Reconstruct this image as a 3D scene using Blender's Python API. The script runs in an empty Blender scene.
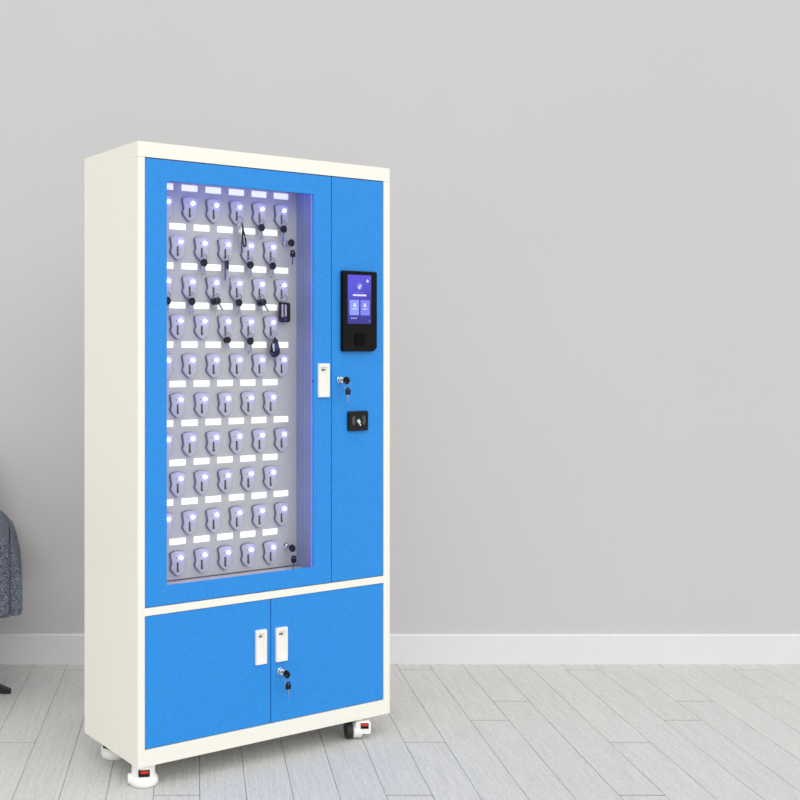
import bpy, bmesh, math, random
from mathutils import Vector, Matrix
random.seed(7)
SC = bpy.context.scene
COL = SC.collection
PI = math.pi

# ------------------------------------------------------------------ materials
def mat(name, color, rough=0.5, metal=0.0, spec=0.5, emit=None, estr=0.0, bump=None, coat=0.0, mottle=None):
    m = bpy.data.materials.new(name); m.use_nodes = True
    nt = m.node_tree; b = nt.nodes['Principled BSDF']
    b.inputs['Base Color'].default_value = (*color, 1)
    b.inputs['Roughness'].default_value = rough
    b.inputs['Metallic'].default_value = metal
    b.inputs['Specular IOR Level'].default_value = spec
    b.inputs['Coat Weight'].default_value = coat
    if emit:
        b.inputs['Emission Color'].default_value = (*emit, 1)
        b.inputs['Emission Strength'].default_value = estr
    tc = nt.nodes.new('ShaderNodeTexCoord')
    if bump:
        sc, st, dist = bump
        n = nt.nodes.new('ShaderNodeTexNoise'); n.inputs['Scale'].default_value = sc; n.inputs['Detail'].default_value = 3
        bp = nt.nodes.new('ShaderNodeBump'); bp.inputs['Strength'].default_value = st; bp.inputs['Distance'].default_value = dist
        nt.links.new(tc.outputs['Object'], n.inputs['Vector']); nt.links.new(n.outputs['Fac'], bp.inputs['Height'])
        nt.links.new(bp.outputs['Normal'], b.inputs['Normal'])
    if mottle:
        sc, amt = mottle
        n = nt.nodes.new('ShaderNodeTexNoise'); n.inputs['Scale'].default_value = sc; n.inputs['Detail'].default_value = 4
        r = nt.nodes.new('ShaderNodeValToRGB')
        r.color_ramp.elements[0].position = .3; r.color_ramp.elements[1].position = .7
        r.color_ramp.elements[0].color = (*[c*(1-amt) for c in color], 1)
        r.color_ramp.elements[1].color = (*[min(1, c*(1+amt)) for c in color], 1)
        nt.links.new(tc.outputs['Object'], n.inputs['Vector']); nt.links.new(n.outputs['Fac'], r.inputs['Fac'])
        nt.links.new(r.outputs['Color'], b.inputs['Base Color'])
    return m

M = {}
M['white'] = mat('white_powder_coat', (.905, .89, .80), .42, bump=(500, .08, .001))
M['blue'] = mat('blue_powder_coat', (.026, .270, .75), .45, spec=.25, bump=(420, .18, .001), mottle=(260, .14))
M['panel'] = mat('grey_panel', (.60, .60, .615), .5, mottle=(260, .03))
M['liner'] = mat('liner_led_tinted_steel', (.34, .40, .60), .4)  # steel lining; blue LED spill is put into its base colour
M['ledge'] = mat('pale_ledge', (.85, .80, .78), .5)
M['shield'] = mat('grey_plastic', (.58, .58, .65), .25, spec=.5)
M['shieldshade'] = mat('shade_dark_plastic_edge', (.16, .18, .27), .3)  # shade and acrylic edge refraction painted on the holder sides as darker colour
M['label'] = mat('lit_label_window', (.97, .97, .97), .5, emit=(1, 1, 1), estr=.55)
M['hook'] = mat('dark_hook', (.09, .09, .13), .3, metal=.6)
M['led'] = mat('led_lamp', (.9, .9, 1), .3, emit=(.33, .27, 1.0), estr=8.5)
M['sensor'] = mat('violet_sensor', (.25, .22, .65), .2)
M['strip'] = mat('led_strip', (.6, .6, 1), .3, emit=(.10, .11, 1.0), estr=3.6)
M['sidestrip'] = mat('violet_led_strip', (.12, .12, .4), .4, emit=(.20, .22, .75), estr=.9)
M['chrome'] = mat('chrome', (.78, .78, .8), .15, metal=1)
M['steel'] = mat('key_steel', (.38, .42, .56), .25, metal=1)
M['black'] = mat('black_plastic', (.007, .007, .009), .35, spec=.25)
M['blackmat'] = mat('black_casing', (.006, .005, .005), .45, spec=.12)
M['sensorblk'] = mat('sensor_black', (.001, .001, .001), .2, spec=.1)
M['navy'] = mat('navy_key_plastic', (.004, .006, .028), .25, spec=.3)
M['bluefob'] = mat('blue_fob', (.01, .03, .30), .15, spec=.6)
M['redfob'] = mat('red_insert', (.30, .01, .02), .25, coat=.6)
M['silver'] = mat('silver_insert', (.45, .52, .85), .15, metal=.9)
M['red'] = mat('red_plastic', (.75, .035, .015), .35)
M['handle'] = mat('ivory_plastic', (.90, .89, .82), .35)
M['slotgrey'] = mat('grip_shadow_slot', (.20, .20, .17), .5)
M['casterw'] = mat('caster_white', (.95, .95, .91), .4)
M['rubber'] = mat('black_rubber', (.02, .023, .022), .6)
M['grey'] = mat('reader_grey', (.09, .10, .09), .5)
M['teal'] = mat('reader_mark', (.55, .72, .70), .5)
M['base_board'] = mat('white_skirting', (.74, .745, .75), .5, mottle=(30, .008))
M['metalleg'] = mat('dark_leg_metal', (.035, .035, .038), .35, metal=.6)
M['gap'] = mat('gap_black', (.01, .014, .025), .7)

def glass_mat():
    m = bpy.data.materials.new('clear_glass'); m.use_nodes = True; nt = m.node_tree
    nt.nodes.remove(nt.nodes['Principled BSDF']); out = nt.nodes['Material Output']
    t = nt.nodes.new('ShaderNodeBsdfTransparent'); t.inputs[0].default_value = (.985, .99, .995, 1)
    g = nt.nodes.new('ShaderNodeBsdfGlossy'); g.inputs['Roughness'].default_value = .02
    f = nt.nodes.new('ShaderNodeFresnel'); f.inputs['IOR'].default_value = 1.18
    x = nt.nodes.new('ShaderNodeMixShader')
    nt.links.new(f.outputs[0], x.inputs[0]); nt.links.new(t.outputs[0], x.inputs[1]); nt.links.new(g.outputs[0], x.inputs[2])
    nt.links.new(x.outputs[0], out.inputs[0]); return m
M['glass'] = glass_mat()

def wall_mat():
    m = mat('painted_wall', (.575, .575, .577), .75, spec=.2, bump=(60, .06, .002), mottle=(1.3, .008)); return m
M['wall'] = wall_mat()

def floor_mat():
    m = bpy.data.materials.new('whitewashed_boards'); m.use_nodes = True; nt = m.node_tree; b = nt.nodes['Principled BSDF']
    L = nt.links.new
    tc = nt.nodes.new('ShaderNodeTexCoord')
    mp = nt.nodes.new('ShaderNodeMapping'); mp.inputs['Scale'].default_value = (150, 5, 1)
    n = nt.nodes.new('ShaderNodeTexNoise'); n.inputs['Scale'].default_value = 1.0; n.inputs['Detail'].default_value = 6; n.inputs['Roughness'].default_value = .62
    mp2 = nt.nodes.new('ShaderNodeMapping'); mp2.inputs['Scale'].default_value = (420, 40, 1)
    n2 = nt.nodes.new('ShaderNodeTexNoise'); n2.inputs['Scale'].default_value = 1.0; n2.inputs['Detail'].default_value = 3
    mx = nt.nodes.new('ShaderNodeMath'); mx.operation = 'ADD'
    geo = nt.nodes.new('ShaderNodeNewGeometry')
    r = nt.nodes.new('ShaderNodeValToRGB')
    r.color_ramp.elements[0].position = .72; r.color_ramp.elements[0].color = (.49, .488, .485, 1)
    r.color_ramp.elements[1].position = 1.22 if False else 1.0; r.color_ramp.elements[1].color = (.60, .598, .592, 1)
    e = r.color_ramp.elements.new(.86); e.color = (.555, .553, .548, 1)
    rnd = nt.nodes.new('ShaderNodeMapRange'); rnd.inputs['To Min'].default_value = .985; rnd.inputs['To Max'].default_value = 1.015
    mul = nt.nodes.new('ShaderNodeMix'); mul.data_type = 'RGBA'; mul.blend_type = 'MULTIPLY'; mul.inputs[0].default_value = 1
    L(tc.outputs['Object'], mp.inputs[0]); L(mp.outputs[0], n.inputs['Vector'])
    L(tc.outputs['Object'], mp2.inputs[0]); L(mp2.outputs[0], n2.inputs['Vector'])
    L(n.outputs['Fac'], mx.inputs[0]); L(n2.outputs['Fac'], mx.inputs[1])
    h = nt.nodes.new('ShaderNodeMath'); h.operation = 'MULTIPLY'; h.inputs[1].default_value = .86
    L(mx.outputs[0], h.inputs[0]); L(h.outputs[0], r.inputs['Fac'])
    L(geo.outputs['Random Per Island'], rnd.inputs['Value'])
    L(r.outputs['Color'], mul.inputs[6]); L(rnd.outputs['Result'], mul.inputs[7])
    L(mul.outputs[2], b.inputs['Base Color'])
    b.inputs['Roughness'].default_value = .62; b.inputs['Specular IOR Level'].default_value = .25
    bp = nt.nodes.new('ShaderNodeBump'); bp.inputs['Strength'].default_value = .18; bp.inputs['Distance'].default_value = .002
    L(mx.outputs[0], bp.inputs['Height']); L(bp.outputs[0], b.inputs['Normal'])
    return m
M['floor'] = floor_mat()
M['floorgap'] = mat('board_gap', (.10, .10, .10), .8)

def knit_mat():
    m = bpy.data.materials.new('knitted_blue_grey'); m.use_nodes = True; nt = m.node_tree; b = nt.nodes['Principled BSDF']
    L = nt.links.new
    tc = nt.nodes.new('ShaderNodeTexCoord')
    n = nt.nodes.new('ShaderNodeTexNoise'); n.inputs['Scale'].default_value = 230; n.inputs['Detail'].default_value = 3; n.inputs['Roughness'].default_value = .7
    w = nt.nodes.new('ShaderNodeTexWave'); w.inputs['Scale'].default_value = 60; w.inputs['Distortion'].default_value = 9; w.inputs['Detail'].default_value = 2; w.inputs['Detail Scale'].default_value = 4
    w.bands_direction = 'DIAGONAL'
    a = nt.nodes.new('ShaderNodeMath'); a.operation = 'MULTIPLY_ADD'; a.inputs[1].default_value = .35
    r = nt.nodes.new('ShaderNodeValToRGB')
    r.color_ramp.elements[0].position = .44; r.color_ramp.elements[0].color = (.028, .036, .066, 1)
    r.color_ramp.elements[1].position = .9; r.color_ramp.elements[1].color = (.40, .43, .50, 1)
    e = r.color_ramp.elements.new(.66); e.color = (.115, .135, .19, 1)
    L(tc.outputs['Object'], n.inputs['Vector']); L(tc.outputs['Object'], w.inputs['Vector'])
    L(w.outputs['Fac'], a.inputs[0]); L(n.outputs['Fac'], a.inputs[2]); L(a.outputs[0], r.inputs['Fac'])
    L(r.outputs['Color'], b.inputs['Base Color'])
    b.inputs['Roughness'].default_value = .9; b.inputs['Specular IOR Level'].default_value = .1
    bp = nt.nodes.new('ShaderNodeBump'); bp.inputs['Strength'].default_value = .8; bp.inputs['Distance'].default_value = .006
    L(a.outputs[0], bp.inputs['Height']); L(bp.outputs[0], b.inputs['Normal']); return m
M['knit'] = knit_mat()

# what the terminal's display shows: a violet-to-indigo picture, given off as light
def screen_mat():
    m = bpy.data.materials.new('display_picture'); m.use_nodes = True; nt = m.node_tree; b = nt.nodes['Principled BSDF']
    L = nt.links.new
    tc = nt.nodes.new('ShaderNodeTexCoord')
    mp = nt.nodes.new('ShaderNodeMapping'); mp.inputs['Rotation'].default_value = (0, math.radians(-60), 0); mp.inputs['Scale'].default_value = (8, 8, 8); mp.inputs['Location'].default_value = (.45, 0, 0)
    sp = nt.nodes.new('ShaderNodeSeparateXYZ')
    n = nt.nodes.new('ShaderNodeTexNoise'); n.inputs['Scale'].default_value = 22
    a = nt.nodes.new('ShaderNodeMath'); a.operation = 'MULTIPLY_ADD'; a.inputs[1].default_value = .35
    r = nt.nodes.new('ShaderNodeValToRGB')
    r.color_ramp.elements[0].position = .2; r.color_ramp.elements[0].color = (.085, .07, .72, 1)
    r.color_ramp.elements[1].position = 1.0; r.color_ramp.elements[1].color = (.022, .018, .27, 1)
    L(tc.outputs['Object'], mp.inputs[0]); L(mp.outputs[0], sp.inputs[0]); L(tc.outputs['Object'], n.inputs['Vector'])
    L(n.outputs['Fac'], a.inputs[0]); L(sp.outputs['X'], a.inputs[2]); L(a.outputs[0], r.inputs['Fac'])
    b.inputs['Base Color'].default_value = (.01, .01, .02, 1); b.inputs['Roughness'].default_value = .15
    L(r.outputs['Color'], b.inputs['Emission Color']); b.inputs['Emission Strength'].default_value = 1.0
    return m
M['screen'] = screen_mat()
def glow(name, c): return mat(name, (.02, .02, .03), .3, emit=c, estr=1.0)
M['tile'] = glow('display_tile', (.26, .33, .95)); M['tile2'] = glow('display_tile_violet', (.20, .20, .92))
M['icon'] = glow('display_icon_white', (.80, .82, 1)); M['disc'] = glow('display_disc', (.14, .22, .85)); M['faint'] = glow('display_faint', (.28, .28, .85))

# ------------------------------------------------------------------ mesh helpers
def box(bm, x0, x1, y0, y1, z0, z1):
    v = [bm.verts.new(p) for p in ((x0,y0,z0),(x1,y0,z0),(x1,y1,z0),(x0,y1,z0),(x0,y0,z1),(x1,y0,z1),(x1,y1,z1),(x0,y1,z1))]
    for f in ((3,2,1,0),(4,5,6,7),(0,1,5,4),(1,2,6,5),(2,3,7,6),(3,0,4,7)): bm.faces.new([v[i] for i in f])
def frame(bm, o, i, y0, y1):
    """flat rectangular ring in the xz plane; o, i = (x0, x1, z0, z1)"""
    def q(r, y): return [bm.verts.new(p) for p in ((r[0],y,r[2]),(r[1],y,r[2]),(r[1],y,r[3]),(r[0],y,r[3]))]
    a, b, c, d = q(o,y0), q(i,y0), q(o,y1), q(i,y1)
    for k in range(4):
        n = (k+1) % 4
        bm.faces.new((a[k],a[n],b[n],b[k])); bm.faces.new((c[n],c[k],d[k],d[n]))
        bm.faces.new((a[n],a[k],c[k],c[n])); bm.faces.new((b[k],b[n],d[n],d[k]))
def prism(bm, pts, y0, y1, taper=1.0, cx=0, cz=0):
    """outline in xz pushed from y0 (front) to y1 (back); the front may be smaller"""
    f = [bm.verts.new((cx+(x-cx)*taper, y0, cz+(z-cz)*taper)) for x, z in pts]
    b = [bm.verts.new((x, y1, z)) for x, z in pts]
    bm.faces.new(f); bm.faces.new(b[::-1])
    for k in range(len(pts)):
        n = (k+1) % len(pts); bm.faces.new((f[n], f[k], b[k], b[n]))
def rrect(x0, x1, z0, z1, r, seg=5):
    out = []
    for cx, cz, a0 in ((x1-r,z0+r,-90),(x1-r,z1-r,0),(x0+r,z1-r,90),(x0+r,z0+r,180)):
        for k in range(seg+1):
            a = math.radians(a0+90*k/seg); out.append((cx+r*math.cos(a), cz+r*math.sin(a)))
    return out
def ellipse(cx, cz, rx, rz, n=20): return [(cx+rx*math.cos(2*PI*k/n), cz+rz*math.sin(2*PI*k/n)) for k in range(n)]
def lathe(bm, prof, n=28, axis='z', c=(0,0,0)):
    rings = []
    for r, h in prof:
        ring = []
        for k in range(n):
            a = 2*PI*k/n; x, y = r*math.cos(a), r*math.sin(a)
            p = {'z': (x,y,h), 'y': (x,h,y), 'x': (h,x,y)}[axis]
            ring.append(bm.verts.new((p[0]+c[0], p[1]+c[1], p[2]+c[2])))
        rings.append(ring)
    for a, b in zip(rings, rings[1:]):
        for k in range(n): bm.faces.new((a[k], a[(k+1)%n], b[(k+1)%n], b[k]))
    bm.faces.new(rings[0][::-1]); bm.faces.new(rings[-1])
def tube(bm, pts, r, n=8, closed=False, radii=None):
    P = [Vector(p) for p in pts]; N = len(P); rings = []; up = None
    for i, p in enumerate(P):
        if closed: t = P[(i+1)%N]-P[i-1]
        else: t = P[min(i+1,N-1)]-P[max(i-1,0)]
        t.normalize()
        if up is None:
            up = Vector((0,0,1)) if abs(t.z) < .9 else Vector((1,0,0))
        s = t.cross(up).normalized(); up = s.cross(t).normalized(); rr = radii[i] if radii else r
        rings.append([bm.verts.new(p+(s*math.cos(2*PI*k/n)+up*math.sin(2*PI*k/n))*rr) for k in range(n)])
    for i in range(N if closed else N-1):
        a, b = rings[i], rings[(i+1)%N]
        for k in range(n): bm.faces.new((a[k], a[(k+1)%n], b[(k+1)%n], b[k]))
    if not closed: bm.faces.new(rings[0][::-1]); bm.faces.new(rings[-1])
def torus(bm, c, R, r, ax='y', n=22, m=6, sx=1.0, sz=1.0):
    pts = []
    for k in range(n):
        a = 2*PI*k/n; u, v = R*math.cos(a)*sx, R*math.sin(a)*sz
        pts.append({'y': (c[0]+u, c[1], c[2]+v), 'x': (c[0], c[1]+u, c[2]+v), 'z': (c[0]+u, c[1]+v, c[2])}[ax])
    P = [Vector(p) for p in pts]; C0 = Vector(c); N = {'y': Vector((0,1,0)), 'x': Vector((1,0,0)), 'z': Vector((0,0,1))}[ax]
    rings = []
    for p in P:
        o = (p-C0).normalized(); rings.append([bm.verts.new(p+(o*math.cos(2*PI*j/m)+N*math.sin(2*PI*j/m))*r) for j in range(m)])
    for i in range(n):
        a, b = rings[i], rings[(i+1)%n]
        for k in range(m): bm.faces.new((a[k], a[(k+1)%m], b[(k+1)%m], b[k]))

def obj(name, bm, m, parent=None, loc=(0,0,0), rot=(0,0,0), bevel=0, seg=2, smooth=False, subsurf=0):
    bmesh.ops.recalc_face_normals(bm, faces=bm.faces[:])
    me = bpy.data.meshes.new(name); bm.to_mesh(me); bm.free()
    ms = m if isinstance(m, (list, tuple)) else [m]
    for k in ms: me.materials.append(k)
    if smooth:
        for p in me.polygons: p.use_smooth = True
    o = bpy.data.objects.new(name, me); COL.objects.link(o)
    if parent: o.parent = parent
    o.location = loc; o.rotation_euler = rot
    if bevel:
        b = o.modifiers.new('bevel', 'BEVEL'); b.width = bevel; b.segments = seg; b.limit_method = 'ANGLE'; b.angle_limit = math.radians(35)
        b.harden_normals = False
    if subsurf:
        s = o.modifiers.new('sub', 'SUBSURF'); s.levels = subsurf; s.render_levels = subsurf
    return o
def B(name, m, parent, *dims, bevel=0, **k):
    bm = bmesh.new(); box(bm, *dims); return obj(name, bm, m, parent, bevel=bevel, **k)
def thing(name, label, cat, loc, rotz=0, group=None):
    o = bpy.data.objects.new(name, None); COL.objects.link(o); o.empty_display_size = .05
    o.location = loc; o.rotation_euler = (0,0,rotz); o['label'] = label; o['category'] = cat
    if group: o['group'] = group
    return o
def struct(o, label=None, cat=None):
    o['kind'] = 'structure'
    if label: o['label'] = label; o['category'] = cat
    return o
KIDS = {}
def kids(o): return [c for c in bpy.data.objects if c.parent == o]
def dup_part(o, parent, loc=None):
    c = o.copy(); COL.objects.link(c); c.parent = parent
    if loc is not None: c.location = loc
    for ch in kids(o): dup_part(ch, c)
    return c
def dup(root, loc, label, rotz=None):
    r = root.copy(); COL.objects.link(r); r.location = loc; r['label'] = label
    if rotz is not None: r.rotation_euler = (0,0,rotz)
    for ch in kids(root): dup_part(ch, r)
    return r

# ------------------------------------------------------------------ room
WALL_Y = 4.498
XL, XR, YF = -2.6, 4.2, -.6
bm = bmesh.new(); box(bm, XL, XR, WALL_Y, WALL_Y+.12, -.02, 3.2)
struct(obj('wall_back', bm, M['wall']), 'plain light grey painted back wall behind the cabinet', 'wall')
bm = bmesh.new()
prof = [(0,0),(0,.1165),(.0025,.119),(.012,.1195),(.012,0)]
va = [bm.verts.new((XL, WALL_Y-.012+p[0], p[1])) for p in prof]; vb = [bm.verts.new((XR, WALL_Y-.012+p[0], p[1])) for p in prof]
for k in range(5): bm.faces.new((va[k], va[(k+1)%5], vb[(k+1)%5], vb[k]))
bm.faces.new(va); bm.faces.new(vb[::-1])
struct(obj('baseboard_back', bm, M['base_board']), 'smooth off-white skirting board along the foot of the back wall', 'baseboard')

# floor: boards running towards the wall, end joints as in the photograph
PW = .1326
JY = {1: 4.446, 3: 4.049, 2: 3.841, 0: 3.625, 4: 3.194}
LEN = 1.95
bm = bmesh.new(); box(bm, XL, XR, YF, WALL_Y+.1, -.03, -.004)
for f in bm.faces: f.material_index = 1
def board(x0, x1, y0, y1):
    c = .0012; t = 0.0; d = .0055
    lo = [bm.verts.new(p) for p in ((x0,y0,-d),(x1,y0,-d),(x1,y1,-d),(x0,y1,-d))]
    md = [bm.verts.new(p) for p in ((x0,y0,t-c),(x1,y0,t-c),(x1,y1,t-c),(x0,y1,t-c))]
    hi = [bm.verts.new(p) for p in ((x0+c,y0+c,t),(x1-c,y0+c,t),(x1-c,y1-c,t),(x0+c,y1-c,t))]
    bm.faces.new(hi)
    for k in range(4):
        n = (k+1) % 4; bm.faces.new((lo[k],lo[n],md[n],md[k])); bm.faces.new((md[k],md[n],hi[n],hi[k]))
for n in range(-19, 32):
    x0 = PW*(n+.085); x1 = x0+PW-.0011
    if x1 > XR or x0 < XL: continue
    j = JY[n % 5]*.9922; ys = [WALL_Y-.0005, j]
    while ys[-1] > YF: ys.append(ys[-1]-LEN)
    ys[-1] = YF
    for a, b in zip(ys, ys[1:]):
        board(x0, x1, b+.0045, a-.0045 if a < WALL_Y-.01 else a)
struct(obj('floor', bm, [M['floor'], M['floorgap']]), 'pale whitewashed wood plank floor', 'floor')

# ------------------------------------------------------------------ the key cabinet
TH = .5444; CX, CY, CZ = -.1672, 3.187, .068
MW = Matrix.Translation((CX, CY, 0)) @ Matrix.Rotation(TH, 4, 'Z')
def world(x, y, z): return MW @ Vector((x, y, z+CZ))
cab = thing('key_cabinet', 'tall white steel key cabinet with blue doors, glass window and lit key hooks', 'cabinet', (CX, CY, 0), TH)
body = bpy.data.objects.new('cabinet_frame_origin', None)
bpy.data.objects.remove(body)
W, D, H = .944, .3525, 1.8
Z0 = CZ
def cb(name, m, x0, x1, y0, y1, z0, z1, parent=cab, **k):
    return B(name, m, parent, x0, x1, y0, y1, z0+Z0, z1+Z0, **k)
# body: sides, back, bottom and the front stiles and rails, one welded shell
bm = bmesh.new()
t = .0012
box(bm, 0, t*8, .030, D, Z0, Z0+H-.012)
box(bm, W-t*8, W, .030, D, Z0, Z0+H-.012)
box(bm, t, W-t, D-.005, D-.001, Z0+.001, Z0+H-.012)
box(bm, .0, .0232, 0, .030, Z0, Z0+H-.0445)
box(bm, .9177, W, 0, .030, Z0, Z0+H-.0445)
box(bm, .0232, .9177, 0, .030, Z0, Z0+.0482)
box(bm, .0232, .9177, 0, .200, Z0+.4335, Z0+.4560)
box(bm, t, W-t, .030, D-.001, Z0+.0005, Z0+.012)
box(bm, .0232, .9177, .024, .030, Z0+.0482, Z0+.4335)
obj('body', bm, M['white'], cab)
bm = bmesh.new()
box(bm, 0, W, 0, .030, Z0+H-.0437, Z0+H); box(bm, 0, W, .030, D, Z0+H-.0119, Z0+H)
obj('top_cap', bm, M['white'], cab)
bm = bmesh.new(); box(bm, .0232, .085, .0225, .026, Z0+.456, Z0+1.756); box(bm, .648, .9177, .0225, .026, Z0+.456, Z0+1.756)
obj('inner_panel', bm, M['gap'], cab)

# glazed key door
def zz(a, b): return (Z0+a, Z0+b)
bm = bmesh.new()
frame(bm, (.0247, .7010, *zz(.4580, 1.7535)), (.0975, .6315, *zz(.5140, 1.6925)), .001, .010)
kd = obj('key_door', bm, M['blue'], cab, bevel=.0012)
bm = bmesh.new(); box(bm, .0900, .6350, .0105, .0145, *zz(.5090, 1.6975)); obj('glass_pane', bm, M['glass'], kd)
B('catch', M['black'], kd, .6295, .6320, .004, .008, Z0+1.098, Z0+1.104)

def pull(parent, x0, x1, z0, z1):
    """recessed ivory pull handle: rim, tray with sloped sides, dark finger slot"""
    bm = bmesh.new(); y = -.006; yb = .001
    o = rrect(x0, x1, z0+Z0, z1+Z0, .002, 3); cxm, czm = (x0+x1)/2, (z0+z1)/2+Z0
    i = rrect(x0+.0085, x1-.0085, z0+Z0+.010, z1+Z0-.010, .002, 3)
    k = rrect(x0+.0135, x1-.0135, z0+Z0+.017, z1+Z0-.014, .002, 3)
    ob = [bm.verts.new((a, yb, b)) for a, b in o]; of = [bm.verts.new((cxm+(a-cxm)*.975, y, czm+(b-czm)*.99)) for a, b in o]
    fi = [bm.verts.new((a, y, b)) for a, b in i]; ti = [bm.verts.new((a, -.0003, b)) for a, b in k]
    n = len(o)
    for q in range(n):
        r = (q+1) % n
        for A, Bq in ((ob, of), (of, fi), (fi, ti)): bm.faces.new((A[q], A[r], Bq[r], Bq[q]))
    bm.faces.new(ti); bm.faces.new(ob[::-1])
    h = obj('handle', bm, M['handle'], parent)
    B('finger_slot', M['slotgrey'], h, x0+.014, x1-.016, -.0022, -.0003, z1+Z0-.0235, z1+Z0-.0175)
    return h
# sub-parts hang directly from the door (a handle and its slot share one mesh below)
def pull1(parent, x0, x1, z0, z1):
    h = pull(parent, x0, x1, z0, z1)
    s = kids(h)[0]; me = h.data; bm = bmesh.new(); bm.from_mesh(me); n0 = len(bm.faces)
    bm.from_mesh(s.data); bm.faces.ensure_lookup_table()
    for f in bm.faces[n0:]: f.material_index = 1
    bm.to_mesh(me); bm.free(); me.materials.append(M['slotgrey']); bpy.data.objects.remove(s)
    h['label'] = 'ivory recessed pull handle'
pull1(kd, .6462, .6905, 1.0500, 1.1575)

cd = cb('control_door', M['blue'], .7035, .9163, .001, .021, .4580, 1.7535, bevel=.0012)
ld = cb('lower_door', M['blue'], .0247, .4644, .001, .021, .0500, .4317, bevel=.0012)
rd = cb('lower_door', M['blue'], .4671, .9163, .001, .021, .0500, .4317, bevel=.0012)
pull1(ld, .4068, .4473, .2370, .3430)
pull1(rd, .4822, .5257, .2355, .3407)

def lock(parent, x, z, y):
    bm = bmesh.new(); lathe(bm, [(.0125, y+.001), (.0125, y-.004), (.011, y-.006), (.0095, y-.012), (.008, y-.013)], 24, 'y', (x, 0, z+Z0))
    o = obj('lock_cylinder', bm, M['chrome'], parent, smooth=False); return o
lock(cd, .7340, 1.1040, .001); lock(rd, .5005, .2045, .001)

# back panel and lining of the key compartment
PY = .100
bm = bmesh.new(); box(bm, .080, .6365, PY, PY+.003, Z0+.500, Z0+1.712)
pn = obj('key_panel', bm, M['panel'], cab)
LP1 = (.5895, 1.5425); LP2 = (.5935, .5680)
lock(pn, *LP1, PY); lock(pn, *LP2, PY)
RW = .6362
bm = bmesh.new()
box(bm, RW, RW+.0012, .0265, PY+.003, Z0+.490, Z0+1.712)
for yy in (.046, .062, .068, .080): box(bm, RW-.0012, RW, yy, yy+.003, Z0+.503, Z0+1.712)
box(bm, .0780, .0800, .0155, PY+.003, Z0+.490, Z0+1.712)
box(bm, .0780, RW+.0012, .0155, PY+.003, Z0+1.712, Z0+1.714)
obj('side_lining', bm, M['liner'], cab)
bm = bmesh.new(); box(bm, .080, RW, .0215, PY, Z0+.490, Z0+.5015)
obj('bottom_ledge', bm, M['ledge'], cab, bevel=.001)
bm = bmesh.new(); box(bm, .081, RW-.001, PY-.0025, PY, Z0+.5017, Z0+.5047); obj('dark_junction_strip', bm, M['grey'], cab)  # thin dark strip along the panel's foot, where it meets the ledge
bm = bmesh.new(); box(bm, .100, .625, .030, .038, Z0+1.7055, Z0+1.7115); obj('light_strip', bm, M['strip'], cab)
bm = bmesh.new(); box(bm, .0805, .0845, .030, .038, Z0+.53, Z0+1.70); obj('light_strip', bm, M['strip'], cab)  # unseen strip added on the left to light the right lining blue
bm = bmesh.new(); box(bm, .6375, .6415, .0160, .0260, Z0+.510, Z0+1.70); obj('light_strip', bm, M['sidestrip'], cab)

# key positions: a shield-shaped plastic holder with a lamp, a hook and a sensor dot, and a white label above
PITX = .0855; PITZ = .11930
def cell(row, k): return ((.1473 if row % 2 == 0 else .1904) + PITX*k, 1.6934 - PITZ*row)
half = [(0,.0345),(.012,.0340),(.0225,.0305),(.0265,.0275),(.0255,.018),(.0225,.006),(.0222,-.004),(.0262,-.0140),(.0225,-.0225),(.0130,-.0335),(.0040,-.0400),(0,-.0405)]
out = half + [(-x, z) for x, z in half[-2:0:-1]]
out = out[::-1]
def shield_bm():
    bm = bmesh.new()
    lv = [(1.018, 0), (1.0, -.0090), (.93, -.0118)]
    rings = [[bm.verts.new((x*s, y, z*s)) for x, z in out] for s, y in lv]
    rim = [bm.verts.new((x*.87, -.0108, z*.88)) for x, z in out]
    rings.append(rim); n = len(out)
    for A, Bq in zip(rings, rings[1:]):
        for q in range(n): bm.faces.new((A[q], A[(q+1)%n], Bq[(q+1)%n], Bq[q]))
    bm.faces.new(rim); bm.faces.new(rings[0][::-1])
    bm.faces.ensure_lookup_table()
    for f in bm.faces[:n]: f.material_index = 1
    return bm
x0, z0 = cell(0, 0)
sh0 = obj('key_holder', shield_bm(), [M['shield'], M['shieldshade']], cab, loc=(x0-.003, PY, Z0+z0-.0620))
bm = bmesh.new(); bmesh.ops.create_uvsphere(bm, u_segments=16, v_segments=10, radius=.0057)
for v in bm.verts: v.co.y *= .9
obj('lamp', bm, M['led'], sh0, loc=(.0076, -.0152, .0146), smooth=True)
bm = bmesh.new(); bmesh.ops.create_uvsphere(bm, u_segments=10, v_segments=6, radius=.0022)
obj('sensor_dot', bm, M['sensor'], sh0, loc=(-.0068, -.0108, .0146), smooth=True)
bm = bmesh.new(); box(bm, -.0028, .0028, -.0124, -.0098, -.0280, .0010)
box(bm, -.0010, .0010, -.0185, -.0098, -.0265, -.0250); box(bm, -.0010, .0010, -.0185, -.0175, -.0265, -.0225)
obj('hook', bm, M['hook'], sh0, loc=(-.0030, 0, 0), bevel=.0006)
bm = bmesh.new(); box(bm, -.0282, .0278, PY-.0010, PY+.0002, -.0092, .0096)
lb0 = obj('label_strip', bm, M['label'], cab, loc=(x0, 0, Z0+z0))
for row in range(10):
    for k in range(6 if row % 2 == 0 else 5):
        if row == 0 and k == 0: continue
        x, z = cell(row, k)
        dup_part(sh0, cab, (x-.003, PY, Z0+z-.0620)); dup_part(lb0, cab, (x, 0, Z0+z))

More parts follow.
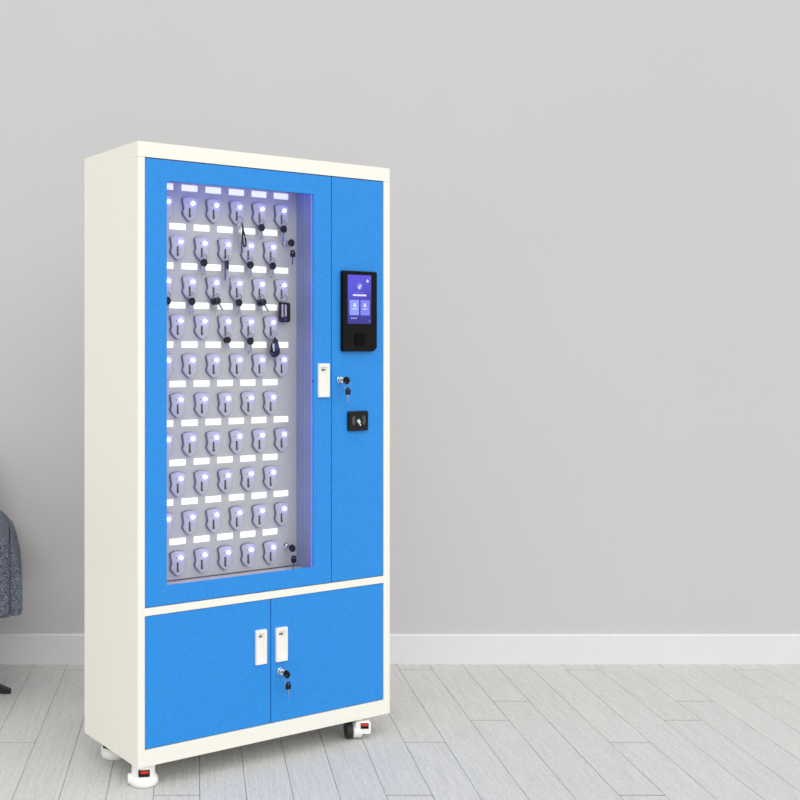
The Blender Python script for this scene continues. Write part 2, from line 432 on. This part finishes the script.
# face / touch terminal
tx0, tx1, tz0, tz1 = .7375, .8790, 1.1950, 1.4560
pts = [(tx0+.004, tz0+Z0), (tx1-.012, tz0+Z0), (tx1, tz0+.011+Z0), (tx1, tz1-.004+Z0), (tx1-.003, tz1+Z0), (tx0+.004, tz1+Z0), (tx0, tz1-.004+Z0), (tx0, tz0+.004+Z0)]
bm = bmesh.new(); prism(bm, pts, -.014, .001, .985, (tx0+tx1)/2, (tz0+tz1)/2+Z0)
tm = obj('terminal', bm, M['blackmat'], cab, bevel=.0015)
tm['label'] = 'black wall-style terminal with a lit violet display'
sx0, sx1, sz0, sz1 = .7555, .8520, 1.2845, 1.4420
bm = bmesh.new(); cxs, czs = (sx0+sx1)/2, (sz0+sz1)/2+Z0; w2, h2 = (sx1-sx0)/2, (sz1-sz0)/2
box(bm, -w2, w2, -.0006, .0012, -h2, h2)
ys = -.0008
def add(fn):
    n0 = len(bm.faces); fn(); bm.faces.ensure_lookup_table(); return bm.faces[n0:]
def pr(pts, mi, y=ys):
    n0 = len(bm.faces); prism(bm, pts, y, -.0004); bm.faces.ensure_lookup_table()
    for f in bm.faces[n0:]: f.material_index = mi
pr(rrect(-.0410, -.0030, -.0510, -.0020, .0012, 2), 1); pr(rrect(.0040, .0420, -.0510, -.0020, .0012, 2), 2)
pr(ellipse(-.0005, .0420, .0112, .0112), 4)
y2 = -.0011
pr([(-.006,.040),(.001,.040),(-.001,.036),(.003,.036)][::-1] if False else ellipse(-.0015, .0385, .0030, .0055, 8), 3, y2)
pr([(.0005,.0425),(.0050,.0485),(.0065,.0455),(.0025,.0400)], 3, y2)
for k in range(11):                       # a line of small unreadable characters
    xk = -.0275+k*.0051; pr(rrect(xk, xk+.0038+.0006*(k%2), .0105, .0165, .0004, 1), 3, y2)
for k in range(5): xk = -.018+k*.0075; pr(rrect(xk, xk+.0045, .0220, .0236, .0003, 1), 5, y2)
for cx, mi in ((-.0205, 3), (.0220, 3)):
    pr(ellipse(cx, -.0160, .0036, .0042, 12), mi, y2); pr(rrect(cx-.0064, cx+.0064, -.0235, -.0190, .0020, 3), mi, y2)
    for j in range(4): pr(rrect(cx-.0085+j*.0045, cx-.0052+j*.0045, -.0325, -.0292, .0004, 1), mi, y2)
for j in range(5): pr(rrect(-.0345+j*.0046, -.0312+j*.0046, -.0625, -.0593, .0004, 1), 5 if j % 2 else 3, y2)
pr(rrect(.0290, .0365, .0560, .0605, .0010, 2), 3, y2); pr([(.0275,.0595),(.0380,.0595),(.0328,.0665)], 3, y2)
pr(ellipse(.0425, .0690, .0012, .0035, 8), 5, y2); pr(rrect(.0385, .0430, -.0710, -.0685, .0005, 1), 5, y2)
sc_o = obj('screen', bm, [M['screen'], M['tile'], M['tile2'], M['icon'], M['disc'], M['faint']], tm, loc=(cxs, -.0146, czs))
bm = bmesh.new(); frame(bm, (.7840, .8254, Z0+1.2130, Z0+1.2540), (.7874, .8220, Z0+1.2165, Z0+1.2440), -.0152, -.0135)
prism(bm, rrect(.7886, .8208, Z0+1.2175, Z0+1.2430, .003), -.0158, -.0135)
obj('fingerprint_sensor', bm, M['sensorblk'], tm, bevel=.0004)
bm = bmesh.new(); lathe(bm, [(.0032, -.0148), (.0032, -.0138)], 14, 'y', (.8015, 0, Z0+1.4497)); obj('camera_lens', bm, M['sensorblk'], tm)

# card reader: black square with two curved marks and a card sign
bm = bmesh.new(); prism(bm, rrect(.7655, .8460, Z0+.9385, Z0+1.0022, .006), -.008, .001)
cr = obj('card_reader', bm, M['black'], cab, bevel=.001)
bm = bmesh.new(); ccx, ccz = .8065, Z0+.9725
for sgn in (-1, 1):
    for R, wd in ((.0270, .0048), (.0195, .0028)):
        a0, a1 = -38, 38; N = 12
        pts = [(ccx+sgn*R*math.cos(math.radians(a0+(a1-a0)*k/N)), ccz+R*math.sin(math.radians(a0+(a1-a0)*k/N))*.95) for k in range(N+1)]
        pts += [(ccx+sgn*(R-wd)*math.cos(math.radians(a1-(a1-a0)*k/N)), ccz+(R-wd)*math.sin(math.radians(a1-(a1-a0)*k/N))*.95) for k in range(N+1)]
        prism(bm, pts, -.0086, -.0078)
obj('wave_mark', bm, M['grey'], cr)
bm = bmesh.new()
prism(bm, [(ccx-.0085,ccz-.001),(ccx+.001,ccz+.0045),(ccx+.0085,ccz-.006),(ccx-.001,ccz-.0115)], -.0087, -.0078)
prism(bm, [(ccx+.002,ccz-.0115),(ccx+.006,ccz-.0095),(ccx+.0095,ccz-.0165),(ccx+.0055,ccz-.0185)], -.0087, -.0078)
obj('card_sign', bm, M['teal'], cr)

# levelling casters
def foot_caster(x, y, rz):
    """white rounded housing on a flared foot, dark window with a red adjusting wheel"""
    bm = bmesh.new()
    lathe(bm, [(.018,.0),(.039,.0005),(.0425,.005),(.0435,.014),(.0425,.024),(.038,.031),(.0350,.035),(.0345,.066),(.033,.069)], 36)
    c = obj('caster', bm, M['casterw'], cab, loc=(x, y, 0), rot=(0,0,rz), smooth=True)
    m = c.modifiers.new('bevel', 'BEVEL'); m.width = .0012; m.segments = 2; m.limit_method = 'ANGLE'; m.angle_limit = math.radians(40)
    bm = bmesh.new(); box(bm, -.033, .033, -.033, .033, .069, .078); obj('mounting_plate', bm, M['casterw'], c, bevel=.002)
    bm = bmesh.new(); lathe(bm, [(.012,-.011),(.0135,-.010),(.0135,.010),(.012,.011)], 20, 'x', (-.030, .022, .014))
    bm.free()
    bm = bmesh.new(); prism(bm, rrect(-.0165, .0165, .037, .059, .002, 2), -.0365, -.020); obj('window', bm, M['black'], c)
    bm = bmesh.new(); n = 14
    for k in range(n):
        a = PI+PI*k/(n-1); r = .0375
        x1, y1 = .60*r*math.cos(a)*.60, -.020+r*math.sin(a)*.0
    for k in range(7):
        xk = -.0105+k*.0035; box(bm, xk, xk+.0024, -.0385+abs(k-3)*.0006, -.030, .0475, .0565)
    box(bm, -.0110, .0130, -.0374, -.030, .0500, .0560)
    obj('adjusting_wheel', bm, M['red'], c)
    bm = bmesh.new(); lathe(bm, [(.0195,-.012),(.022,-.010),(.022,.010),(.0195,.012)], 28, 'x', (0, .012, .0225)); 
    obj('wheel', bm, M['rubber'], c)
    # lug where the wheel axle runs out of the housing
    bm = bmesh.new(); lathe(bm, [(.013,-.046),(.0165,-.043),(.0175,-.020)], 22, 'x', (0, -.004, .0200)); obj('axle_cap', bm, M['casterw'], c, smooth=True)
    c.scale = (1, 1, CZ/.078); return c
foot_caster(.046, .050, -TH+.10)
foot_caster(.074, .288, -TH-.7)
# front right: seen from its wheel side
def side_caster(x, y, rz):
    bm = bmesh.new()
    lathe(bm, [(.006,-.006),(.024,-.006),(.0285,-.001),(.0285,.020),(.027,.024)], 28, 'x', (0, 0, .0300))
    prism(bm, rrect(.0, .052, .022, .068, .008, 5), -.026, .026)
    o = obj('caster', bm, M['casterw'], cab, loc=(x, y, 0), rot=(0,0,rz), bevel=.003, seg=3)
    B('mounting_plate', M['casterw'], o, -.024, .026, -.012, .030, .068, .078, bevel=.002)
    bm = bmesh.new(); lathe(bm, [(.024,-.030),(.0318,-.026),(.0325,-.018),(.0318,-.009),(.027,-.006)], 32, 'x', (0, 0, .0325)); obj('wheel', bm, M['rubber'], o, smooth=False)
    bm = bmesh.new(); prism(bm, rrect(.018, .044, .043, .064, .002, 2), -.0275, -.02); obj('window', bm, M['black'], o)
    bm = bmesh.new()
    for k in range(6): box(bm, .0195+k*.0040, .0222+k*.0040, -.0292, -.0255, .0535, .0630)
    box(bm, .0195, .042, -.0284, -.0255, .0550, .0620); obj('adjusting_wheel', bm, M['red'], o)
    o.scale = (1, 1, CZ/.078); return o
side_caster(.818, .032, -TH+.04)
side_caster(.880, .290, -TH+.5)

# ------------------------------------------------------------------ keys
def key_blade_bm(L=.030, w=.0065):
    bm = bmesh.new(); hw = w/2
    pts = [(-hw,0),(-hw,-L+.003),(-hw+.002,-L),(hw-.001,-L+.002)]
    n = 5
    for k in range(n):
        za = -L+.004+k*(L-.010)/n; pts += [(hw, za), (hw-.0016, za+(L-.010)/n*.5)]
    pts += [(hw, -.004), (hw, 0)]
    prism(bm, pts[::-1], -.001, .001); return bm
def key(parent, ang=0, L=.030, headw=.0105, headm='navy', y=0, loc=(0,0,0), yaw=0, headh=.0105):
    """hangs from a ring: origin at the hole of the bow"""
    b = key_blade_bm(L); 
    for v in b.verts: v.co.z -= headh*1.15
    k = obj('key', b, M['steel'], parent, loc=(loc[0], loc[1]+y, loc[2]), rot=(0, ang, yaw))
    bm = bmesh.new(); n = 16
    o = [(headw*math.cos(2*PI*i/n)*(1 if abs(math.cos(2*PI*i/n)) < .9 else .97), -headh*.72+headh*math.sin(2*PI*i/n)) for i in range(n)]
    h = [(headw*.28*math.cos(2*PI*i/n), headh*.28*math.sin(2*PI*i/n)-headh*.22) for i in range(n)]
    rings = []
    for pts, yy in ((h,-.0022),(o,-.0022),(o,.0022),(h,.0022)): rings.append([bm.verts.new((a, yy, b2)) for a, b2 in pts])
    for i in range(4):
        A, Q = rings[i], rings[(i+1)%4]
        for j in range(n): bm.faces.new((A[j], A[(j+1)%n], Q[(j+1)%n], Q[j]))
    obj('key_bow', bm, M[headm], k, bevel=.0007)
    return k
def ring(parent, R=.0104, loc=(0,0,0), ax='y', rot=(0,0,0)):
    bm = bmesh.new(); torus(bm, (0,0,0), R, .0009, ax); torus(bm, (0,.0012,0) if ax == 'y' else (.0012,0,0), R, .0008, ax)
    return obj('split_ring', bm, M['steel'], parent, loc=loc, rot=rot, smooth=True)
G = 'key bunches hanging on the lit holders'
YK = PY-.0190
KS = 1.14
def at(row, k, dx=-.0035, dz=-.0905, y=YK):
    x, z = cell(row, k); return world(x+dx, y, z+dz)
def narrow():  # two keys one behind the other
    t = thing('key_bunch', '', 'keys', (0,0,0), TH, G); ring(t)
    key(t, .20, .036, headw=.0120, headh=.0120, y=-.0035, loc=(.001,0,-.0088), yaw=.15); key(t, -.16, .034, headw=.0115, headh=.0115, y=.0025, loc=(0,0,-.0088), yaw=-.1)
    return t
def wide():
    t = thing('key_bunch', '', 'keys', (0,0,0), TH, G); ring(t)
    key(t, -.62, .032, headw=.0120, y=-.0035, loc=(.000,0,-.0070), headh=.0115); key(t, -.25, .031, headw=.0120, headh=.0115, y=.0025, loc=(-.007,0,-.0070))
    return t
rown = ['top', 'second', 'third', 'fourth']
kb = narrow(); kb.location = at(0, 4)
kb['label'] = 'small dark-headed keys in the top row, directly right of the black wrist loop'
dup(kb, at(0, 5), 'small dark-headed keys on the rightmost holder of the top row')
dup(kb, at(1, 1), 'dark-headed keys in the second row, on the second holder from the left')
dup(kb, at(1, 3), 'dark-headed keys in the second row, just below the tip of the black wrist loop')
dup(kb, at(1, 4), 'dark-headed keys on the rightmost holder of the second row')
dup(kb, at(2, 0), 'dark key cut off by the left edge of the window in the third row', None)
dup(kb, at(2, 1), 'narrow dark-headed keys in the third row, second holder from the left edge')
dup(kb, at(2, 3), 'narrow dark-headed keys in the third row, directly right of the long steel bunch')
dup(kb, at(3, 3), 'narrow dark-headed keys in the fourth row, directly left of the blue car fob')
kw = wide(); kw.location = at(2, 2)
kw['label'] = 'wide splayed black keys in the third row, directly left of the long steel bunch'
c = dup(kw, at(2, 4), 'splayed dark-headed keys in the third row, directly left of the black and red car fob')
# fourth row: two round black heads crossed
kx = thing('key_bunch', 'round black key heads with crossed blades in the fourth row, leftmost bunch there', 'keys', at(3, 2), TH, G)
ring(kx); key(kx, .42, .024, headw=.0100, headm='black', y=-.0035, loc=(.0035,0,-.0075)); key(kx, -.42, .024, headw=.0100, headm='black', y=.0025, loc=(-.0050,0,-.0080))

# long steel bunch, second row
ks = thing('key_bunch', 'long bunch of bare steel keys with a dark tag in the second row, centre holder', 'keys', at(1, 2, dx=-.006), TH, G)
ring(ks, .0095)
bm = key_blade_bm(.060, .0085); 
obj('key', bm, M['steel'], ks, loc=(-.0055, -.002, -.009), rot=(0, .04, .5))
bm = key_blade_bm(.078, .0080); obj('key', bm, M['steel'], ks, loc=(.004, .002, -.009), rot=(0, -.05, -.4))
bm = bmesh.new(); prism(bm, rrect(-.003, .0045, -.034, -.006, .0015, 2), -.006, -.0035); obj('tag', bm, M['navy'], ks, bevel=.0006)

# top row: steel snap clip with a black wrist loop
kc = thing('key_bunch', 'steel snap clip with a black wrist loop hanging from the top row', 'keys', at(0, 3, dx=.0015, dz=-.0870), TH, G)
ring(kc, .0105)
bm = bmesh.new(); torus(bm, (-.003, -.002, -.021), .0068, .0022, 'y', sx=.75, sz=1.5, n=20)
lathe(bm, [(.0034,-.048),(.0042,-.046),(.0042,-.031),(.0028,-.029)], 12, 'z', (-.003, -.002, 0)); obj('snap_clip', bm, M['chrome'], kc, smooth=True)
bm = bmesh.new(); prism(bm, rrect(-.0062, .0002, -.092, -.047, .002, 3), -.004, -.001); obj('key', bm, M['steel'], kc, bevel=.0005)
bm = bmesh.new(); pts = []
for k in range(30):
    a = 2*PI*k/30; wv = .0095*(.45-.55*math.sin(a)) ; pts.append((.0065+wv*math.cos(a)*1.05 + (-(math.sin(a))-1)*-.0*1 + (1-math.sin(a))*.0045, -.003+.0008*math.cos(a), -.049+.034*math.sin(a)))
tube(bm, pts, .0026, 8, closed=True); obj('wrist_loop', bm, M['black'], kc, smooth=True)
B('loop_clamp', M['grey'], kc, .0015, .0075, -.0055, -.0005, -.021, -.010, bevel=.001)

# black car fob with red and silver stripes
kf = thing('car_key_fob', 'oblong black car key fob with red and silver stripes in the third row', 'car key', at(2, 5, dx=-.0010, dz=-.0905), TH, G)
ring(kf, .0125)
bm = bmesh.new(); prism(bm, rrect(-.0195, .0205, -.0765, -.0115, .0070, 6), -.0085, .0035, .94, 0, -.043); obj('fob_case', bm, M['black'], kf, bevel=.002)
bm = bmesh.new(); prism(bm, rrect(-.0165, -.0105, -.060, -.018, .0022, 3), -.0096, -.007); prism(bm, rrect(-.0035, .0035, -.058, -.019, .0030, 3), -.0096, -.007)
obj('silver_stripe', bm, M['silver'], kf, bevel=.0005)
bm = bmesh.new(); prism(bm, rrect(-.0098, -.0048, -.060, -.017, .0014, 3), -.0094, -.007); obj('red_stripe', bm, M['redfob'], kf, bevel=.0005)
bm = bmesh.new(); lathe(bm, [(.0042,-.0100),(.0050,-.0085),(.0050,-.007)], 16, 'y', (-.001, 0, -.0672)); obj('button', bm, M['bluefob'], kf)

# glossy blue teardrop fob
kt = thing('car_key_fob', 'glossy dark blue teardrop car fob on the rightmost holder of the fourth row', 'car key', at(3, 4, dx=.0010, dz=-.0845, y=YK-.003), TH, G)
ring(kt, .0100)
td = [(0,-.0085),(.006,-.0105),(.0095,-.020),(.0140,-.036),(.0185,-.052),(.0185,-.062),(.0140,-.071),(.006,-.0755),(-.003,-.0755),(-.012,-.070),(-.0165,-.061),(-.0165,-.050),(-.0120,-.034),(-.0075,-.020),(-.004,-.0105)]
bm = bmesh.new(); prism(bm, td, -.0110, .003, .82, 0, -.048); obj('fob_case', bm, M['navy'], kt, bevel=.003, seg=3)
bm = bmesh.new(); prism(bm, [(.001,-.026),(.0065,-.040),(.004,-.052),(-.006,-.054),(-.0095,-.046),(-.004,-.032)], -.0122, -.009); obj('blue_inlay', bm, M['bluefob'], kt, bevel=.001)
bm = bmesh.new(); prism(bm, rrect(-.0125, -.0085, -.056, -.030, .0015, 3), -.0125, -.009); obj('silver_trim', bm, M['chrome'], kt, bevel=.0005)
bm = bmesh.new(); prism(bm, rrect(-.0100, -.0035, -.0300, -.0085, .0015, 3), -.0035, -.0015); obj('key', bm, M['steel'], kt, bevel=.0004)
bm = bmesh.new(); tube(bm, [(-.002,-.002,-.073),(-.001,.000,-.085),(.001,.001,-.098)], .0011); obj('cord', bm, M['steel'], kt)

# keys left in the locks
def lock_keys(x, z, y, label, hx=.0, kx=.008, kz=-.037, hang=True):
    """x, z: lock centre; y: face of the lock cylinder"""
    t = thing('lock_key_set', label, 'keys', world(x, y, z), TH, 'key pairs left in the locks')
    bm = bmesh.new(); box(bm, -.0012, .0012, -.014, .003, -.0035, .0035)
    k = obj('key', bm, M['steel'], t)
    bm = bmesh.new(); prism(bm, ellipse(0, 0, .0118, .0122, 18), -.0020, .0020)
    # bow of the inserted key: disc whose plane holds the shaft
    o = obj('key_bow', bm, M['black'], k, loc=(.0, -.0225, -.0010), rot=(0, 0, math.radians(-66)), bevel=.0008)
    bm = bmesh.new(); torus(bm, (0,0,0), .0120, .0008, 'x'); obj('split_ring', bm, M['steel'], t, loc=(.0015, -.0265, -.0165), rot=(0,0,math.radians(40)), smooth=True)
    b = key_blade_bm(.026, .0060)
    for v in b.verts: v.co.z -= .0200
    k2 = obj('key', b, M['steel'], t, loc=(kx-.005, -.0270, -.0250), rot=(0, .03, .2))
    bm = bmesh.new(); n = 8
    o8 = [(-.0065,0),(-.0105,-.007),(-.0105,-.019),(-.008,-.0215),(.008,-.0215),(.0105,-.019),(.0105,-.007),(.0065,0),(.003,.0015),(-.003,.0015)]
    h8 = [(-.0032,-.0045),(-.0045,-.006),(-.004,-.0078),(-.0025,-.009),(.0025,-.009),(.004,-.0078),(.0045,-.006),(.0032,-.0045),(.0015,-.0035),(-.0015,-.0035)]
    rings = []
    for pts, yy in ((h8,-.0022),(o8,-.0022),(o8,.0022),(h8,.0022)): rings.append([bm.verts.new((a, yy, c2)) for a, c2 in pts])
    for i in range(4):
        A, Q = rings[i], rings[(i+1)%4]
        for j in range(10): bm.faces.new((A[j], A[(j+1)%10], Q[(j+1)%10], Q[j]))
    obj('key_bow', bm, M['black'], k2, bevel=.0006)
    return t
l0 = lock_keys(.7340, 1.1040, -.012, 'black-headed key pair in the lock on the narrow blue door, above the card reader')
dup(l0, world(.5005, -.012, .2045), 'black-headed key pair in the lock of the lower right door, below its handle')
dup(l0, world(LP1[0], PY-.013, LP1[1]), 'black-headed key pair in the lock at the upper right inside the glass window')
dup(l0, world(LP2[0], PY-.013, LP2[1]), 'black-headed key pair in the lock at the lower right corner inside the glass window')

# ------------------------------------------------------------------ armchair at the left edge
AX, AY = -1.017, 4.13
ac = thing('armchair', 'blue-grey knitted tub armchair on a dark metal swivel base, cut off at the left edge', 'armchair', (AX, AY, 0), math.radians(9.5))
def sweep(name, sec, stat, parent=None):
    bm = bmesh.new(); rings = []
    cx = sum(p[0] for p in sec)/len(sec)
    for y, q in stat: rings.append([bm.verts.new((cx+(x-cx)*q, y, .52+(z-.52)*(1-(1-q)*.4))) for x, z in sec])
    n = len(sec)
    for A, Q in zip(rings, rings[1:]):
        for j in range(n): bm.faces.new((A[j], A[(j+1)%n], Q[(j+1)%n], Q[j]))
    bm.faces.new(rings[0]); bm.faces.new(rings[-1][::-1])
    return obj(name, bm, M['knit'], parent or ac, smooth=True, bevel=.005, seg=3)
E_ = .365        # half width of the chair
def arm(sgn):
    o = [(0,.350),(-.003,.336),(-.011,.330),(-.041,.329),(-.0425,.450),(-.0425,.580),(-.041,.588),(-.035,.580),(-.0268,.561),(-.0153,.523),(-.006,.480),(-.001,.446),(0,.40)]
    i = [(-.0435,.328),(-.060,.3255),(-.150,.3250),(-.160,.360),(-.160,.600),(-.150,.638),(-.130,.650),(-.105,.643),(-.084,.630),(-.060,.608),(-.0465,.592),(-.0430,.55)]
    a = sweep('side_panel', [(sgn*(E_+x), z) for x, z in o], [(-.274,.93),(-.266,.985),(-.25,1),(.14,1),(.29,.99)])
    b = sweep('arm', [(sgn*(E_+x), z) for x, z in i], [(-.285,.93),(-.276,.985),(-.26,1),(.16,1),(.29,.99)])
    bm = bmesh.new(); tube(bm, [(sgn*(E_-.0435), -.271, .338+k*.0255) for k in range(10)]+[(sgn*(E_-.047), -.273, .588),(sgn*(E_-.075), -.276, .616),(sgn*(E_-.105), -.276, .634)], .0035, 8)
    obj('piping', bm, M['knit'], a, smooth=True)
    bm = bmesh.new(); tube(bm, [(sgn*(E_-.050-.02*k), -.282-.004*math.sin(k*.7), .560+.003*k) for k in range(6)], .0050, 8); obj('piping', bm, M['knit'], b, smooth=True)
arm(1); arm(-1)
def cushion(name, x0, x1, y0, y1, z0, z1, r, lab=None, rot=(0,0,0)):
    bm = bmesh.new(); box(bm, -(x1-x0)/2, (x1-x0)/2, -(y1-y0)/2, (y1-y0)/2, -(z1-z0)/2, (z1-z0)/2)
    bmesh.ops.bevel(bm, geom=bm.edges[:], offset=r, segments=5, profile=.6, affect='EDGES')
    return obj(name, bm, M['knit'], ac, loc=((x0+x1)/2, (y0+y1)/2, (z0+z1)/2), rot=rot, smooth=True)
cushion('seat', -.215, .215, -.30, .22, .335, .455, .035)
cushion('backrest', -.235, .235, .16, .30, .36, .86, .05, rot=(math.radians(-6), 0, 0))
cushion('lumbar_cushion', -.19, .19, .05, .15, .46, .70, .04, rot=(math.radians(-12), 0, 0))
bm = bmesh.new(); lathe(bm, [(.030,.05),(.024,.08),(.022,.30),(.10,.325),(.10,.336)], 24); obj('swivel_column', bm, M['metalleg'], ac, smooth=False)
for k in range(4):
    a = math.radians(-14+90*k)
    bm = bmesh.new(); dx, dy = math.cos(a), math.sin(a)
    px, py = -dy, dx; rows = []
    for r, w, zt, zb in ((.0,.022,.085,.050),(.12,.019,.070,.040),(.27,.015,.040,.012),(.315,.011,.024,.0006),(.335,.007,.018,.0006)):
        rows.append([bm.verts.new((dx*r+px*w*s, dy*r+py*w*s, z)) for s, z in ((-1,zb),(1,zb),(1,zt),(-1,zt))])
    for A, Q in zip(rows, rows[1:]):
        for j in range(4): bm.faces.new((A[j], A[(j+1)%4], Q[(j+1)%4], Q[j]))
    bm.faces.new(rows[0]); bm.faces.new(rows[-1][::-1])
    obj('leg', bm, M['metalleg'], ac, bevel=.002)

# ------------------------------------------------------------------ light
w = bpy.data.worlds.new('room_light'); SC.world = w; w.use_nodes = True
nt = w.node_tree; bg = nt.nodes['Background']; bg.inputs['Color'].default_value = (1.0, .998, .995, 1); bg.inputs['Strength'].default_value = .83
sun = bpy.data.lights.new('soft_sun', 'SUN'); sun.energy = 1.8; sun.angle = math.radians(95); sun.color = (1, .985, .965)  # very wide soft sun from above, the front and the right
so = bpy.data.objects.new('soft_sun', sun); COL.objects.link(so)
d = Vector((-.20, .52, -.82)); so.rotation_euler = d.to_track_quat('-Z', 'Y').to_euler(); so.location = (3, -2, 4)

# ------------------------------------------------------------------ camera
cam = bpy.data.cameras.new('camera'); cam.sensor_width = 36; cam.lens = 1112*36/800
cam.shift_x = (400-196)/800; cam.shift_y = -(400-350)/800; cam.clip_start = .05
co = bpy.data.objects.new('camera', cam); COL.objects.link(co)
co.location = (0, 0, 1.268); co.rotation_euler = (PI/2, 0, 0); SC.camera = co

vs = SC.view_settings; vs.view_transform = 'Standard'; vs.look = 'None'; vs.gamma = 1; vs.use_curve_mapping = False; vs.exposure = 0
SC.cycles.max_bounces = 8; SC.cycles.transparent_max_bounces = 12
